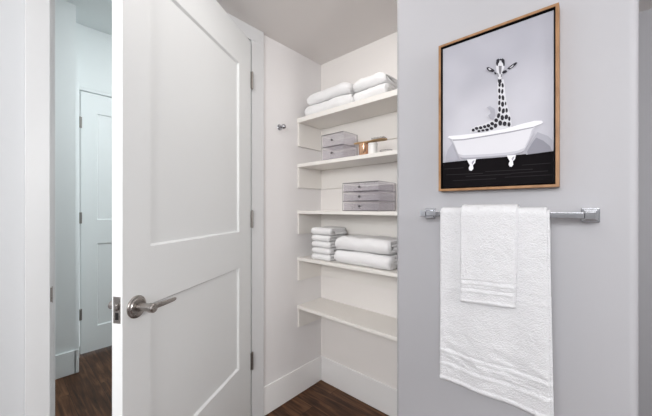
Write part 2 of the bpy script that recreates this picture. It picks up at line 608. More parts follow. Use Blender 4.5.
def arc(cy, cz, r, a0, a1, n=8):
    return [(cy + r * math.cos(a0 + (a1 - a0) * i / n), cz + r * math.sin(a0 + (a1 - a0) * i / n)) for i in range(n + 1)]


def folded_towel(label, x0, x1, yf, yb, z0, h, seed, group, kind_name='folded_towel', cat='towel', double=True, wob=0.0035, droop=0.0):
    """cloth folded over itself; the rounded fold faces the front (yf), loose ends lie at the back"""
    rnd = random.Random(seed)
    if double:
        t = h / 4.0
        zc = [z0 + t * (i + 0.5) for i in range(4)]
        r_in, r_out = t / 2, t * 1.5
        p = [(yb - 0.004, zc[2])]
        p += [(yf + t + r_in + 0.002, zc[2])]
        p += arc(yf + t + r_in, (zc[1] + zc[2]) / 2, r_in, PI / 2, 1.5 * PI, 6)
        p += [(yb - r_in - t * .5, zc[1])]
        p += arc(yb - r_in - t * .5, (zc[0] + zc[1]) / 2, r_in, PI / 2, -PI / 2, 6)
        p += [(yf + r_out + t / 2, zc[0])]
        p += arc(yf + r_out + t / 2, z0 + h / 2, r_out, 1.5 * PI, PI / 2, 12)
        p += [(yb - 0.010, zc[3])]
    else:
        t = h / 2.0
        zc = [z0 + t * 0.5, z0 + t * 1.5]
        r = t / 2
        p = [(yb, zc[0]), (yf + t, zc[0])] + arc(yf + t, z0 + h / 2, r, 1.5 * PI, PI / 2, 8) + [(yb - 0.006, zc[1])]
    pts = resample([(a, b, 0) for a, b in p], 0.011)
    n = len(pts)
    hw = t * 0.485
    norm = []
    for i in range(n):
        d = (pts[min(i + 1, n - 1)] - pts[max(i - 1, 0)]).normalized()
        norm.append(Vector((-d.y, d.x, 0)))
    nx = max(8, int((x1 - x0) / 0.012))
    bm = bmesh.new()
    off = Vector((seed * 3.7, seed * 1.3, 0))
    rings = []
    for j in range(nx + 1):
        s = j / nx
        x = x0 + (x1 - x0) * s
        end = min(s, 1 - s) * (x1 - x0)
        k = hw * (0.72 + 0.28 * min(1.0, end / 0.008))
        ring = []
        outl = [(pts[i] + norm[i] * k, norm[i]) for i in range(n)] + [(pts[i] - norm[i] * k, -norm[i]) for i in range(n - 1, -1, -1)]
        for q, (pt, nn) in enumerate(outl):
            P = Vector((x, pt.x, pt.y))
            nz = noise.noise((P * 14) + off) * wob + noise.noise((P * 45) + off) * wob * 0.35
            layer = int((pt.y - z0) / t)
            shift = noise.noise(Vector((seed * 5.1, layer * 2.3, P.y * 6))) * 0.006 if (j in (0, nx) or True) else 0
            P.x += shift * (1 if s > 0.5 else -1) * abs(2 * s - 1) ** 2
            P.y += nn.x * nz * 1.3
            zz = P.z + nn.y * nz * (0.4 if abs(P.z - z0) < t * 0.2 else 1.0)
            zz = max(zz, z0 + 0.0006)
            top = (P.z - z0) / h
            zz -= droop * top * (1 - min(1.0, end / 0.05)) ** 2
            P.z = max(zz, z0 + 0.0006)
            ring.append(P)
        rings.append(ring)
    ring_tube(bm, rings)
    bmesh.ops.triangulate(bm, faces=[f for f in bm.faces if len(f.verts) > 4])
    o = obj(kind_name, bm, M['towel'], None, smooth=True)
    # origin at the base
    c = Vector(((x0 + x1) / 2, (yf + yb) / 2, z0))
    o.data.transform(Matrix.Translation(-c))
    o.location = c
    return tag(o, label, cat, group)


g1 = 'folded bath towels on the top shelf'
folded_towel('thick folded white towel at the bottom of the left pile on the top shelf', -1.352, -0.990, 1.306, 1.49, 1.7775, 0.070, 1, g1, wob=0.006, droop=0.004)
folded_towel('folded white towel on top of the left pile on the top shelf', -1.335, -1.005, 1.310, 1.49, 1.8520, 0.070, 2, g1, droop=0.016, wob=0.006)
folded_towel('folded white towel under another at the right end of the top shelf', -0.968, -0.768, 1.306, 1.49, 1.7775, 0.062, 3, g1, wob=0.006)
folded_towel('folded white towel topmost at the right end of the top shelf', -0.975, -0.772, 1.308, 1.49, 1.8435, 0.064, 4, g1, droop=0.018, wob=0.007)
g2 = 'folded washcloths on the fourth shelf'
zz = 0.8835
places = ['bottom folded washcloth of the small pile, lying on the shelf', 'second folded washcloth from the bottom of the small pile',
          'middle folded washcloth of the small five-high pile', 'fourth folded washcloth up, just under the top of the small pile',
          'thicker folded hand towel on top of the small washcloth pile']
for i, lab in enumerate(places):
    hh = 0.037 if i < 4 else 0.046
    folded_towel(lab, -1.292 + 0.003 * (i % 2), -1.142 - 0.004 * (i % 2) + (0.004 if i == 4 else 0), 1.305 + 0.002 * (i % 3), 1.47, zz, hh, 11 + i, g2,
                 'folded_washcloth', 'washcloth', double=(i == 4), wob=0.003, droop=0.004 if i == 4 else 0.0)
    zz += hh + 0.0012
g3 = 'large folded bath towels on the fourth shelf'
folded_towel('large folded bath towel lying on the fourth shelf beside the washcloths', -1.105, -0.745, 1.302, 1.49, 0.8835, 0.074, 21, g3, wob=0.005)
folded_towel('large folded bath towel on top of another beside the washcloth pile', -1.100, -0.752, 1.306, 1.49, 0.9605, 0.078, 22, g3, wob=0.005, droop=0.01)


# ------------------------------------------------------------------ clear organizers
def organizer(label, x0, x1, yf, yb, z0, h, nd, group=None):
    t = thing('drawer_organizer', label, 'organizer', ((x0 + x1) / 2, (yf + yb) / 2, z0), group)
    w = 0.0035
    bm = bmesh.new()
    bx(bm, x0, x0 + w, yf, yb, z0, z0 + h)
    bx(bm, x1 - w, x1, yf, yb, z0, z0 + h)
    bx(bm, x0 + w, x1 - w, yb - w, yb, z0, z0 + h)
    dh = h / nd
    obj('case', bm, M['acrylic'], t)
    bm = bmesh.new()
    for k in range(nd + 1):
        z = z0 + k * dh
        z = min(z, z0 + h - w)
        bx(bm, x0 + w, x1 - w, yf + 0.001, yb - w, z, z + w)
    obj('shelf_plate', bm, M['smoke'], t)
    # polished edges read as thin dark lines
    bm = bmesh.new()
    e = 0.0016
    for k in range(nd + 1):
        z = min(z0 + k * dh, z0 + h - w)
        bx(bm, x0 + w, x1 - w, yf - 0.0006, yf + 0.0008, z - 0.0008 if k else z, z + w)
        bx(bm, x1 + 0.0001, x1 + 0.0012, yf + 0.004, yb - 0.004, z + w * .3, z + w * .3 + e)
    bx(bm, x1 + 0.0001, x1 + 0.0012, yb - 0.004, yb, z0, z0 + h)
    bx(bm, x0, x0 + e, yf - 0.0008, yf - 0.0001, z0, z0 + h)
    obj('edge_strip', bm, M['edge'], t)
    for k in range(nd):
        z = z0 + k * dh + w + 0.002
        zt = z0 + (k + 1) * dh - 0.006
        a, b = x0 + w + 0.002, x1 - w - 0.002
        bm = bmesh.new()
        bx(bm, a, b, yf + 0.0015, yf + 0.004, z, zt)
        bx(bm, a, a + 0.002, yf + 0.004, yb - 0.01, z, zt - 0.004)
        bx(bm, b - 0.002, b, yf + 0.004, yb - 0.01, z, zt - 0.004)
        bx(bm, a + 0.002, b - 0.002, yb - 0.012, yb - 0.01, z, zt - 0.004)
        bx(bm, a + 0.002, b - 0.002, yf + 0.004, yb - 0.012, z, z + 0.0015)
        d = obj('drawer', bm, M['smoke'], t)
        bm = bmesh.new()
        c = (a + b) / 2
        lathe(bm, (c, yf + 0.0015, (z + zt) / 2), (0, -1, 0), [(0, 0.004), (0.006, 0.004), (0.007, 0.0065), (0.011, 0.0065), (0.013, 0.004)], 16)
        subpart('knob', bm, M['edge'], d, t, smooth=True)
    return t


def cotton_rounds(label, name, cat, c, r, h, group=None):
    bm = bmesh.new()
    n = 7
    for k in range(n):
        z = c[2] + k * h / n
        lathe(bm, (c[0], c[1], z), (0, 0, 1), [(0, r * .93), (h / n * .25, r), (h / n * .75, r), (h / n * .97, r * .93)], 24)
    o = obj(name, bm, M['cotton'], None, smooth=False)
    o.data.transform(Matrix.Translation(-Vector(c)))
    o.location = c
    return tag(o, label, cat, group)


organizer('clear acrylic three-drawer organizer on the middle shelf', -1.046, -0.806, 1.312, 1.480, 1.1835, 0.157, 3)
organizer('clear acrylic two-drawer box at the left of the second shelf', -1.208, -1.036, 1.312, 1.440, 1.4835, 0.152, 2)

# copper tumbler with vertical fluting
bm = bmesh.new()
prof = [(0, 0.024), (0.002, 0.026), (0.062, 0.030), (0.064, 0.0295)]
rings = []
n = 48
for h_, r_ in prof + [(0.064, 0.0275), (0.004, 0.0235)]:
    ring = []
    for i in range(n):
        a = 2 * PI * i / n
        rr = r_ * (1 + 0.02 * math.cos(a * 12))
        ring.append(Vector((rr * math.cos(a), rr * math.sin(a), h_)))
    rings.append(ring)
ring_tube(bm, rings)
o = obj('tumbler', bm, M['copper'], None, smooth=True)
o.location = (-0.917, 1.338, 1.4836)
tag(o, 'copper coloured tumbler on the second shelf next to the clear box', 'cup')

t = thing('candle_jar', 'small white jar on the second shelf between the copper cup and glass dish', 'jar', (-0.862, 1.338, 1.4836))
bm = bmesh.new()
lathe(bm, (-0.862, 1.338, 1.4836), (0, 0, 1), [(0, 0.022), (0.002, 0.025), (0.048, 0.025), (0.050, 0.024)], 32)
obj('body', bm, M['ceramic'], t, 0.001)
bm = bmesh.new()
lathe(bm, (-0.862, 1.338, 1.5341), (0, 0, 1), [(0, 0.0255), (0.008, 0.0255), (0.0095, 0.023)], 32)
obj('lid', bm, M['ceramic'], t, 0.0008)

# hairbrush lying across the cup and the jar
t = thing('hairbrush', 'wooden hairbrush lying across the copper tumbler and the white jar', 'hairbrush', (-0.87, 1.338, 1.5485), world=False)
t.rotation_euler = (0, 0, math.radians(6))
rings = []
prof = [(-0.105, 0.004), (-0.098, 0.007), (-0.06, 0.0065), (-0.03, 0.006), (-0.012, 0.010), (0.005, 0.020), (0.03, 0.026), (0.06, 0.027), (0.078, 0.020), (0.088, 0.008)]
bm = bmesh.new()
for x, hw in prof:
    tz = 0.0045 if x > -0.012 else 0.0055
    rings.append([(x, hw * math.cos(a), 0.0075 + tz * math.sin(a)) for a in [2 * PI * i / 16 for i in range(16)]])
ring_tube(bm, rings)
obj('wooden_back', bm, M['brushwood'], t, smooth=True)
bm = bmesh.new()
for i in range(9):
    for j in range(5):
        x = 0.008 + i * 0.0085
        y = (j - 2) * 0.008
        bx(bm, x, x + 0.0012, y, y + 0.0012, 0.0115, 0.022)
o = obj('bristles', bm, M['bristle'], t)
o['label'] = 'dark bristles'

bm = bmesh.new()
lathe(bm, (0, 0, 0), (0, 0, 1), [(0, 0.024), (0.003, 0.028), (0.014, 0.033), (0.010, 0.033), (0.0145, 0.031), (0.004, 0.026), (0.003, 0.001)], 32)
o = obj('glass_dish', bm, M['smoke'], None, smooth=True)
o.location = (-0.785, 1.345, 1.4836)
tag(o, 'shallow clear glass dish at the right end of the second shelf', 'dish')

# ------------------------------------------------------------------ robe hook on the closet side wall
t = thing('robe_hook', 'small chrome robe hook on the wall left of the shelves', 'hook', (XW, 1.152, 1.690))
bm = bmesh.new()
lathe(bm, (XW, 1.152, 1.690), (1, 0, 0), [(0, 0.019), (0.004, 0.019), (0.006, 0.016), (0.007, 0.008), (0.016, 0.007)], 32)
obj('base', bm, M['chrome'], t, 0.0008)
bm = bmesh.new()
lathe(bm, (XW + 0.014, 1.152, 1.688), (1, 0, 0), [(0, 0.006), (0.012, 0.006), (0.015, 0.010), (0.020, 0.0135), (0.026, 0.0145), (0.032, 0.0130), (0.036, 0.008), (0.038, 0.002)], 24)
obj('knob', bm, M['hook'], t, smooth=True)

# ------------------------------------------------------------------ towel bar
ZB, YBAR = 1.181, 0.990
PX0, PX1 = -0.430, 0.001
t = thing('towel_bar', 'chrome square towel bar mounted below the framed picture', 'towel bar', (-0.22, YR, ZB))
for px in (PX0, PX1):
    bm = bmesh.new()
    h = 0.0185
    bx(bm, px - h, px + h, YR - 0.007, YR - 0.0004, ZB - h, ZB + h)
    h = 0.0145
    bx(bm, px - h, px + h, YR - 0.012, YR - 0.0065, ZB - h, ZB + h)
    pl = obj('wall_plate', bm, M['chrome'], t, 0.0015)
    bm = bmesh.new()
    h = 0.0105
    bx(bm, px - h, px + h, YBAR - 0.010, YR - 0.0115, ZB - h, ZB + h)
    subpart('post', bm, M['chrome'], pl, t, bevel=0.0015)
h = 0.0080
box_obj('rail', (PX0 + 0.0108, PX1 - 0.0108, YBAR - h, YBAR + h, ZB - h, ZB + h), M['chrome'], t, 0.0015)


# ------------------------------------------------------------------ towels over the bar
def draped(name, label, cat, xl, xr, zf, zb, r0, gap, th, seed, bands, flare=0.0, group=None, amp=0.005, skew=0.0):
    """a towel folded lengthwise in two and hung over the rail. Outer leaf and inner leaf meet in the
    fold at the left edge; both leaves hang down the front and the back."""
    bm = bmesh.new()
    nv_f, nv_a, nv_b, nu = 150, 10, 30, 44
    off = Vector((seed * 2.1, seed * 4.3, seed))
    rows = []
    prof_len = []
    for i in range(nv_f + nv_a + nv_b + 1):
        rows.append(i)
    def point(u, i, r):
        # u 0 left .. 1 right
        if i <= nv_f:
            s = 1 - i / nv_f          # 1 at the front hem, 0 at the rail
            z = ZB - s * (ZB - zf)
            y = YBAR - r
            n = Vector((0, -1, 0))
            # widens and hangs a little off plumb lower down
            x = xl + (xr + flare * s - xl) * u
            amt = s
            y += -0.004 * s
            side = 1
        elif i <= nv_f + nv_a:
            a = PI * (i - nv_f) / nv_a
            y = YBAR - r * math.cos(a)
            z = ZB + r * math.sin(a)
            n = Vector((0, -math.cos(a), math.sin(a)))
            x = xl + (xr - xl) * u
            amt = 0
            side = 0
        else:
            s = (i - nv_f - nv_a) / nv_b
            z = ZB - s * (ZB - zb)
            y = YBAR + r
            n = Vector((0, 1, 0))
            x = xl + (xr - xl) * u
            amt = s
            side = -1
        P = Vector((x, y, z))
        if side == 1:
            w1 = noise.noise(Vector((x * 9, 0.3 * z, 0)) + off) * amp * min(1, amt * 1.4)
            w2 = noise.noise(Vector((x * 22, z * 3.0, 4)) + off) * amp * 0.35 * min(1, amt * 2)
            w3 = noise.noise(Vector((x * 40, z * 26, 9)) + off) * 0.0012
            hem = z - zf
            w3 += 0.0035 * noise.noise(Vector((x * 30 + z * 22, z * 40, 13)) + off) * max(0, 1 - abs(hem - 0.08) / 0.10) * (1 if zf < 0.8 else 0.4)
            nb = 0
            for (c, wd, dp) in bands:
                q = abs(hem - c - 0.004 * noise.noise(Vector((x * 14, c * 9, 2)) + off))
                if q < wd:
                    nb += dp * (0.5 + 0.5 * math.cos(PI * q / wd))
            P.y -= w1 + w2 + w3 + nb
            P.y = min(P.y, YBAR - r + 0.004)
            P.z += skew * (u - 0.5) * amt + 0.002 * noise.noise(Vector((x * 18, 5, 5)) + off) * amt
        elif side == -1:
            P.y += 0.0
        return P, n
    def ring(i):
        pts = []
        ro, ri = r0 + gap + th, r0
        # outer leaf right -> left, fold, inner leaf left -> right, then back through thickness
        outer = []
        for k in range(nu + 1):
            u = 1 - k / nu
            outer.append((u, ro, 0.0))
        inner = []
        for k in range(nu + 1):
            u = k / nu * (1.0 + 0.022) if nu else 0
            inner.append((u, ri, 0.0))
        res = []
        for (u, r, _) in outer:
            res.append(point(u, i, r)[0])
        # fold at the left edge
        c, n = point(0, i, (ro + ri) / 2)
        for a in (0.25, 0.5, 0.75):
            ang = PI * a
            rr = (ro - ri) / 2
            res.append(c + n * (rr * math.cos(ang)) + Vector((-1, 0, 0)) * rr * math.sin(ang))
        for (u, r, _) in inner:
            res.append(point(u, i, r)[0])
        return res
    allr = [ring(i) for i in rows]
    vr = [[bm.verts.new(p) for p in r] for r in allr]
    for a, b in zip(vr, vr[1:]):
        for k in range(len(a) - 1):
            bm.faces.new((a[k], a[k + 1], b[k + 1], b[k]))
    o = obj(name, bm, [M['bath']], None, smooth=True)
    so = o.modifiers.new('thickness', 'SOLIDIFY')
    so.thickness = th
    so.offset = 0.0
    c = Vector(((xl + xr) / 2, YBAR, ZB))
    o.data.transform(Matrix.Translation(-c))
    o.location = c
    return tag(o, label, cat, group)


draped('bath_towel', 'long white bath towel hanging over the chrome towel bar', 'towel', -0.362, -0.086, 0.645, 0.67,
       0.0125, 0.004, 0.003, 3,
       [(0.050, 0.005, 0.0019), (0.060, 0.004, -0.0018), (0.078, 0.004, 0.0013), (0.092, 0.005, 0.0019), (0.102, 0.004, -0.0018), (0.300, 0.005, 0.0009), (0.318, 0.004, -0.0009), (0.006, 0.006, 0.0022), (0.015, 0.004, -0.0015)],
       flare=0.010, amp=0.009)
draped('hand_towel', 'short white hand towel draped over the bath towel', 'towel', -0.297, -0.152, 0.917, 0.93,
       0.0235, 0.002, 0.003, 7,
       [(0.034, 0.004, 0.0015), (0.043, 0.004, -0.0015), (0.058, 0.004, 0.0015), (0.067, 0.004, -0.0015), (0.005, 0.005, 0.002)],
       flare=-0.006, amp=0.004, skew=0.010)

# ------------------------------------------------------------------ framed picture
FX0, FX1, FZ0, FZ1 = -0.3885, -0.0625, 1.2575, 1.7565
YF = 1.015
pf = thing('framed_picture', 'oak framed black and white print of a giraffe in a clawfoot bathtub', 'picture', ((FX0 + FX1) / 2, YR, FZ0))
bm = bmesh.new()
fw = 0.0075


def frame_ring(bm, x0, x1, z0, z1, wd, ya, yb):
    """four mitred sides"""
    o = [(x0, z0), (x1, z0), (x1, z1), (x0, z1)]
    i = [(x0 + wd, z0 + wd), (x1 - wd, z0 + wd), (x1 - wd, z1 - wd), (x0 + wd, z1 - wd)]
    vo = [[bm.verts.new((p[0], y, p[1])) for p in o] for y in (ya, yb)]
    vi = [[bm.verts.new((p[0], y, p[1])) for p in i] for y in (ya, yb)]
    for k in range(4):
        j = (k + 1) % 4
        bm.faces.new((vo[0][k], vo[0][j], vi[0][j], vi[0][k]))
        bm.faces.new((vo[1][k], vi[1][k], vi[1][j], vo[1][j]))
        bm.faces.new((vo[0][k], vo[1][k], vo[1][j], vo[0][j]))
        bm.faces.new((vi[0][k], vi[0][j], vi[1][j], vi[1][k]))


frame_ring(bm, FX0, FX1, FZ0, FZ1, fw, YF, YR - 0.0004)
obj('frame', bm, M['oak'], pf, 0.0006)
bm = bmesh.new()
bx(bm, FX0 + fw, FX1 - fw, YR - 0.008, YR - 0.002, FZ0 + fw, FZ1 - fw)
frame_ring(bm, FX0 + fw + 0.0001, FX1 - fw - 0.0001, FZ0 + fw + 0.0001, FZ1 - fw - 0.0001, 0.001, YF + 0.002, YR - 0.008)
obj('backing', bm, M['float_black'], pf)
YP = 1.024
GX, GZ = -0.2255, 1.507
pm = [print_bg()]
for nm, c in (('print_floor', (0.006, 0.005, 0.006)), ('print_plank', (0.022, 0.020, 0.022)), ('print_tub', (0.70, 0.70, 0.74)),
              ('print_tub_grey', (0.36, 0.36, 0.40)), ('print_hide', (0.66, 0.66, 0.70)), ('print_black', (0.035, 0.033, 0.04)),
              ('print_grey', (0.20, 0.20, 0.22)), ('print_rim', (0.82, 0.82, 0.86)), ('print_faint', (0.40, 0.40, 0.45)),
              ('print_shadow', (0.27, 0.27, 0.31)), ('print_flank', (0.55, 0.55, 0.60))):
    pm.append(paint(nm, c, 0.8, 0.0, 220, 0.08))
PRINT = [
    (1, [(-0.1618, -0.1517), (0.1528, -0.1502), (0.1668, -0.2455), (-0.1618, -0.2475)]),
    (2, [(-0.1397, -0.193), (-0.0257, -0.1962), (-0.0257, -0.1989), (-0.1397, -0.1952)]),
    (2, [(-0.0771, -0.2027), (0.0505, -0.2041), (0.0505, -0.2067), (-0.0771, -0.2048)]),
    (2, [(-0.0195, -0.1919), (0.1037, -0.1946), (0.1037, -0.1971), (-0.0195, -0.1939)]),
    (2, [(0.0505, -0.2028), (0.1385, -0.2025), (0.1385, -0.2049), (0.0505, -0.2048)]),
    (2, [(-0.1182, -0.2143), (0.0105, -0.2156), (0.0105, -0.2183), (-0.1182, -0.2165)]),
    (2, [(0.0337, -0.2133), (0.1481, -0.2141), (0.1481, -0.2165), (0.0337, -0.2152)]),
    (2, [(-0.147, -0.1725), (-0.0838, -0.1738), (-0.0838, -0.1766), (-0.147, -0.1747)]),
    (2, [(0.0777, -0.181), (0.1457, -0.1816), (0.1457, -0.184), (0.0777, -0.1829)]),
    (5, [(-0.066, -0.0626), (-0.0579, -0.0488), (-0.0419, -0.0452), (-0.0263, -0.0438), (-0.0101, -0.0385), (0.0039, -0.0319), (0.0149, -0.0207), (0.0158, 0.0018), (0.0158, 0.0223), (0.0149, 0.0514), (0.014, 0.0764), (0.0185, 0.0854), (0.031, 0.0817), (0.0328, 0.069), (0.0355, 0.0379), (0.0381, 0.0169), (0.0425, -0.0094), (0.0486, -0.0308), (0.052, -0.0586), (0.0486, -0.076)]),
    (6, [(0.0238, 0.0671), (0.022, 0.062), (0.0189, 0.0617), (0.0169, 0.0665), (0.0174, 0.0728), (0.0202, 0.0757), (0.023, 0.0732)]),
    (6, [(0.0316, 0.0636), (0.0309, 0.058), (0.0283, 0.057), (0.0257, 0.0614), (0.0252, 0.0679), (0.027, 0.0716), (0.0299, 0.0697)]),
    (6, [(0.0227, 0.0493), (0.0215, 0.0434), (0.0187, 0.0426), (0.0164, 0.0475), (0.0164, 0.0545), (0.0187, 0.0582), (0.0215, 0.0559)]),
    (6, [(0.0307, 0.0446), (0.0287, 0.0392), (0.0257, 0.0389), (0.0241, 0.044), (0.025, 0.0506), (0.0278, 0.0537), (0.0303, 0.0511)]),
    (6, [(0.0238, 0.0296), (0.0225, 0.0242), (0.0195, 0.0235), (0.0171, 0.0281), (0.0171, 0.0345), (0.0195, 0.0379), (0.0225, 0.0357)]),
    (6, [(0.0329, 0.0257), (0.0321, 0.0191), (0.0292, 0.0178), (0.0263, 0.0229), (0.0256, 0.0304), (0.0277, 0.0348), (0.031, 0.0327)]),
    (6, [(0.0227, 0.0121), (0.0209, 0.0064), (0.018, 0.0059), (0.0161, 0.0109), (0.0167, 0.0177), (0.0194, 0.0211), (0.022, 0.0186)]),
    (6, [(0.0327, 0.006), (0.0311, -0.0003), (0.0274, -0.0011), (0.0244, 0.0042), (0.0244, 0.0117), (0.0274, 0.0156), (0.0311, 0.0131)]),
    (6, [(0.0385, 0.0067), (0.0377, 0.0022), (0.0359, 0.0014), (0.0344, 0.005), (0.0344, 0.0103), (0.0359, 0.0133), (0.0377, 0.0117)]),
    (6, [(0.0241, -0.0073), (0.0227, -0.0137), (0.0194, -0.0147), (0.0168, -0.0094), (0.0168, -0.0019), (0.0194, 0.0021), (0.0227, -0.0003)]),
    (6, [(0.0344, -0.0156), (0.0316, -0.0212), (0.0278, -0.0212), (0.0257, -0.0155), (0.027, -0.0085), (0.0306, -0.0054), (0.0339, -0.0086)]),
    (6, [(0.0422, -0.0143), (0.041, -0.0198), (0.0383, -0.0206), (0.0361, -0.0162), (0.0361, -0.0098), (0.0383, -0.0064), (0.041, -0.0084)]),
    (6, [(0.0218, -0.0277), (0.0185, -0.0329), (0.0145, -0.0324), (0.0128, -0.0266), (0.0148, -0.0199), (0.0188, -0.0173), (0.022, -0.0208)]),
    (6, [(0.0324, -0.0345), (0.0305, -0.0408), (0.0264, -0.0417), (0.0231, -0.0364), (0.0231, -0.0289), (0.0264, -0.025), (0.0305, -0.0275)]),
    (6, [(0.0428, -0.0357), (0.04, -0.0408), (0.0357, -0.0405), (0.0332, -0.0351), (0.0344, -0.0286), (0.0384, -0.0259), (0.0421, -0.0291)]),
    (6, [(0.0491, -0.0409), (0.0479, -0.0464), (0.0452, -0.0472), (0.0431, -0.0429), (0.0431, -0.0366), (0.0452, -0.0331), (0.0479, -0.0351)]),
    (6, [(0.0158, -0.043), (0.0117, -0.0448), (0.0072, -0.0419), (0.0057, -0.0364), (0.0084, -0.0325), (0.0132, -0.0331), (0.0165, -0.0378)]),
    (6, [(0.0276, -0.0499), (0.0255, -0.0562), (0.0209, -0.057), (0.0171, -0.0516), (0.0171, -0.0441), (0.0209, -0.0402), (0.0255, -0.0428)]),
    (6, [(0.039, -0.0553), (0.036, -0.0599), (0.0313, -0.0594), (0.0284, -0.0541), (0.0295, -0.0481), (0.0338, -0.0458), (0.038, -0.0491)]),
    (6, [(0.0493, -0.058), (0.0477, -0.0634), (0.0441, -0.0642), (0.0413, -0.0597), (0.0413, -0.0534), (0.0441, -0.05), (0.0477, -0.0521)]),
    (6, [(0.0051, -0.0507), (0.0014, -0.0527), (-0.0033, -0.0502), (-0.0054, -0.0451), (-0.0033, -0.0412), (0.0014, -0.0415), (0.0051, -0.0457)]),
    (6, [(0.0143, -0.0567), (0.0114, -0.0615), (0.007, -0.0611), (0.0044, -0.0559), (0.0055, -0.0498), (0.0096, -0.0474), (0.0135, -0.0505)]),
    (6, [(-0.0048, -0.0545), (-0.0084, -0.057), (-0.0132, -0.055), (-0.0158, -0.0501), (-0.014, -0.0458), (-0.0094, -0.0456), (-0.0053, -0.0495)]),
    (6, [(0.004, -0.062), (0.0018, -0.0655), (-0.003, -0.0656), (-0.0068, -0.0622), (-0.0068, -0.0579), (-0.003, -0.0559), (0.0018, -0.0577)]),
    (6, [(-0.0156, -0.0549), (-0.0185, -0.0575), (-0.023, -0.0562), (-0.0257, -0.0519), (-0.0245, -0.0479), (-0.0204, -0.0473), (-0.0164, -0.0504)]),
    (6, [(-0.0081, -0.064), (-0.0103, -0.0671), (-0.0152, -0.0671), (-0.0191, -0.064), (-0.0191, -0.0602), (-0.0152, -0.0585), (-0.0103, -0.0602)]),
    (6, [(-0.0269, -0.0555), (-0.0296, -0.0585), (-0.0342, -0.0577), (-0.0373, -0.0536), (-0.0365, -0.0494), (-0.0324, -0.0482), (-0.0282, -0.0509)]),
    (6, [(-0.0201, -0.064), (-0.0221, -0.0667), (-0.0265, -0.0666), (-0.0301, -0.0639), (-0.0301, -0.0606), (-0.0265, -0.0592), (-0.0221, -0.0607)]),
    (6, [(-0.0386, -0.0555), (-0.0413, -0.0586), (-0.046, -0.0577), (-0.0491, -0.0536), (-0.0483, -0.0494), (-0.0442, -0.0482), (-0.0399, -0.0509)]),
    (6, [(-0.0323, -0.064), (-0.034, -0.0667), (-0.0381, -0.0668), (-0.0413, -0.0641), (-0.0413, -0.0608), (-0.0381, -0.0593), (-0.034, -0.0607)]),
    (6, [(-0.049, -0.0579), (-0.0508, -0.0616), (-0.055, -0.0619), (-0.0583, -0.0585), (-0.0583, -0.054), (-0.055, -0.0518), (-0.0508, -0.0535)]),
    (5, [(0.0123, 0.1368), (0.0156, 0.1401), (0.022, 0.1409), (0.0284, 0.1359), (0.0329, 0.1293), (0.0329, 0.1173), (0.0304, 0.1072), (0.0284, 0.0969), (0.0265, 0.0865), (0.024, 0.0818), (0.0188, 0.0832), (0.0162, 0.0906), (0.0136, 0.1032), (0.0117, 0.1148), (0.011, 0.1261)]),
    (6, [(0.011, 0.1364), (0.0123, 0.1463), (0.0169, 0.1485), (0.0201, 0.1452), (0.0201, 0.1379), (0.0169, 0.1323), (0.0156, 0.1261), (0.0123, 0.1286)]),
    (6, [(0.0342, 0.1289), (0.0335, 0.1393), (0.0291, 0.1451), (0.0252, 0.1442), (0.0259, 0.136), (0.0297, 0.1282), (0.031, 0.1205), (0.0342, 0.1224)]),
    (6, [(0.0201, 0.1445), (0.0227, 0.1466), (0.0259, 0.1433), (0.0265, 0.1394), (0.0201, 0.1416)]),
    (7, [(0.0182, 0.1257), (0.0265, 0.123), (0.0252, 0.107), (0.0233, 0.0984), (0.0208, 0.0992), (0.0188, 0.1089)]),
    (6, [(-0.0156, 0.1301), (-0.0109, 0.1316), (-0.0035, 0.1262), (0.0051, 0.1183), (0.0077, 0.1131), (0.0018, 0.1119), (-0.0069, 0.1161), (-0.0129, 0.1232)]),
    (5, [(-0.0109, 0.1278), (-0.0055, 0.1254), (-0.0015, 0.1204), (-0.0069, 0.1206)]),
    (6, [(0.0404, 0.1095), (0.046, 0.1143), (0.0541, 0.1189), (0.062, 0.122), (0.0668, 0.1197), (0.0632, 0.1152), (0.0553, 0.1099), (0.0467, 0.1062)]),
    (5, [(0.0467, 0.1105), (0.0535, 0.1148), (0.0577, 0.117), (0.0547, 0.1122), (0.0491, 0.109)]),
    (6, [(0.0125, 0.1029), (0.0111, 0.1022), (0.0089, 0.1029), (0.0068, 0.1049), (0.0055, 0.1073), (0.0056, 0.1092), (0.007, 0.1099), (0.0092, 0.1091), (0.0113, 0.1071), (0.0126, 0.1048)]),
    (6, [(0.0265, 0.1029), (0.031, 0.1074), (0.0379, 0.1067), (0.0411, 0.1014), (0.036, 0.0986), (0.0297, 0.0983)]),
    (7, [(0.0136, 0.1068), (0.0169, 0.1029), (0.0188, 0.0928), (0.0162, 0.0928)]),
    (7, [(0.0284, 0.0994), (0.0265, 0.0898), (0.024, 0.0905), (0.0252, 0.0982)]),
    (6, [(0.0162, 0.0847), (0.0252, 0.0829), (0.0265, 0.0759), (0.0227, 0.069), (0.0182, 0.0724), (0.0162, 0.0781)]),
    (9, [(-0.0148, 0.0066), (-0.0054, 0.0087), (0.0076, -0.0026), (0.0094, -0.0237), (0.0039, -0.0371), (-0.0054, -0.031), (-0.0111, -0.0194), (-0.0035, -0.0147), (-0.0054, -0.0039)]),
    (9, [(0.1149, -0.0925), (0.1385, -0.1074), (0.15, -0.1224), (0.15, -0.1504), (0.0882, -0.1532), (0.0872, -0.1417), (0.0986, -0.1208)]),
    (10, [(0.1118, -0.1074), (0.1287, -0.1192), (0.1433, -0.1364), (0.1481, -0.1508), (0.0924, -0.153), (0.0903, -0.1447), (0.1006, -0.1242)]),
    (9, [(-0.1182, -0.0892), (-0.1325, -0.1091), (-0.1397, -0.1318), (-0.1411, -0.1508), (-0.0933, -0.1486), (-0.1057, -0.1271)]),
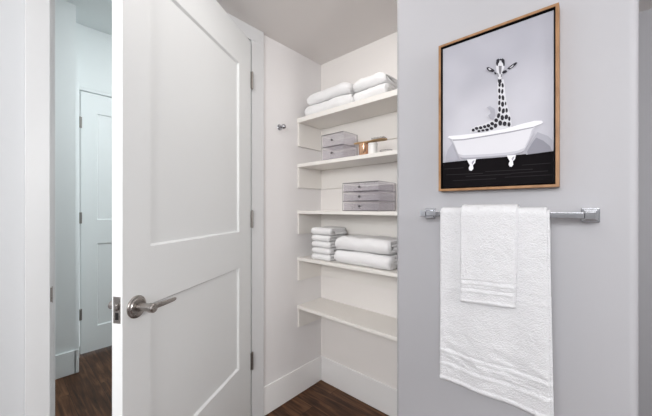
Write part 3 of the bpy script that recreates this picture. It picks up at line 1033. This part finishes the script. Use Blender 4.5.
    (3, [(-0.1197, -0.0788), (0.1088, -0.0767), (0.1068, -0.0875), (0.1027, -0.0991), (0.0981, -0.1102), (0.0929, -0.1219), (0.0877, -0.133), (0.0835, -0.1413), (0.0787, -0.1463), (0.0712, -0.1499), (0.056, -0.1525), (0.0337, -0.1532), (-0.0013, -0.1525), (-0.0382, -0.1511), (-0.0639, -0.1504), (-0.0785, -0.1495), (-0.0879, -0.1464), (-0.094, -0.14), (-0.0988, -0.1308), (-0.1029, -0.1202), (-0.1077, -0.1066), (-0.1126, -0.0929)]),
    (11, [(-0.1001, -0.1278), (-0.0838, -0.134), (-0.0446, -0.1373), (-0.0013, -0.1398), (0.0393, -0.1408), (0.0669, -0.1392), (0.0819, -0.1335), (0.0903, -0.1271), (0.0877, -0.133), (0.0835, -0.1413), (0.0787, -0.1463), (0.0712, -0.1499), (0.056, -0.1525), (0.0337, -0.1532), (-0.0013, -0.1525), (-0.0382, -0.1511), (-0.0639, -0.1504), (-0.0785, -0.1495), (-0.0879, -0.1464), (-0.094, -0.14)]),
    (4, [(-0.094, -0.14), (-0.0771, -0.1433), (-0.0382, -0.1456), (-0.0013, -0.1471), (0.0337, -0.1479), (0.0588, -0.1471), (0.075, -0.144), (0.0835, -0.1413), (0.0787, -0.1463), (0.0712, -0.1499), (0.056, -0.1525), (0.0337, -0.1532), (-0.0013, -0.1525), (-0.0382, -0.1511), (-0.0639, -0.1504), (-0.0785, -0.1495), (-0.0879, -0.1464)]),
    (11, [(0.1017, -0.0841), (0.1088, -0.0767), (0.1068, -0.0875), (0.1027, -0.0991), (0.0981, -0.1102), (0.0929, -0.1219), (0.0877, -0.133), (0.0835, -0.1413), (0.0798, -0.1421), (0.0872, -0.1254), (0.0945, -0.1078), (0.0986, -0.0947)]),
    (8, [(-0.1339, -0.0693), (-0.1296, -0.0641), (-0.0974, -0.0664), (-0.0257, -0.07), (0.0337, -0.0696), (0.0777, -0.0622), (0.1088, -0.0594), (0.1238, -0.0618), (0.1278, -0.0668), (0.1228, -0.0719), (0.1037, -0.0758), (0.0505, -0.079), (-0.0257, -0.0809), (-0.0838, -0.0814), (-0.1182, -0.0776)]),
    (4, [(-0.1182, -0.0776), (-0.0838, -0.0814), (-0.0257, -0.0809), (0.0505, -0.079), (0.1037, -0.0758), (0.1068, -0.0788), (0.0505, -0.0829), (-0.0257, -0.085), (-0.0838, -0.0857), (-0.1154, -0.0824)]),
    (8, [(-0.0725, -0.1495), (-0.0452, -0.1503), (-0.0477, -0.1632), (-0.0542, -0.1695), (-0.0529, -0.1808), (-0.0581, -0.1873), (-0.0646, -0.1854), (-0.0672, -0.1781), (-0.0633, -0.1687), (-0.0685, -0.1597)]),
    (4, [(-0.0542, -0.1556), (-0.049, -0.1548), (-0.0529, -0.1641), (-0.0568, -0.1679), (-0.0581, -0.1608)]),
    (8, [(0.0399, -0.15), (0.0631, -0.1508), (0.061, -0.1627), (0.0555, -0.1685), (0.0566, -0.1789), (0.0522, -0.1849), (0.0466, -0.1831), (0.0444, -0.1764), (0.0477, -0.1677), (0.0433, -0.1595)]),
    (4, [(0.0555, -0.1557), (0.0599, -0.1549), (0.0566, -0.1635), (0.0533, -0.167), (0.0522, -0.1604)]),
]

bm = bmesh.new()
cx0, cx1, cz0, cz1 = FX0 + fw + 0.0045, FX1 - fw - 0.0045, FZ0 + fw + 0.0045, FZ1 - fw - 0.0045
bx(bm, cx0, cx1, YP, YR - 0.0085, cz0, cz1)
lay = 0
for ci, pts in PRINT:
    lay += 1
    y = YP - 0.00006 * lay
    P = [(min(max(a + GX, cx0), cx1), y, min(max(b + GZ, cz0), cz1)) for a, b in pts]
    f = bm.faces.new([bm.verts.new(p) for p in P])
    f.material_index = ci
    f.normal_update()
    if f.normal.y > 0:
        f.normal_flip()
bmesh.ops.triangulate(bm, faces=[f for f in bm.faces if len(f.verts) > 4])
me = bpy.data.meshes.new('canvas')
bm.to_mesh(me)
bm.free()
for m_ in pm:
    me.materials.append(m_)
me.transform(Matrix.Translation(-Vector(pf['_origin'])))
cv = bpy.data.objects.new('canvas', me)
COL.objects.link(cv)
cv.parent = pf
cv['label'] = 'monochrome print of a giraffe sitting in a tub'

for o in ROOTS:
    del o['_origin']
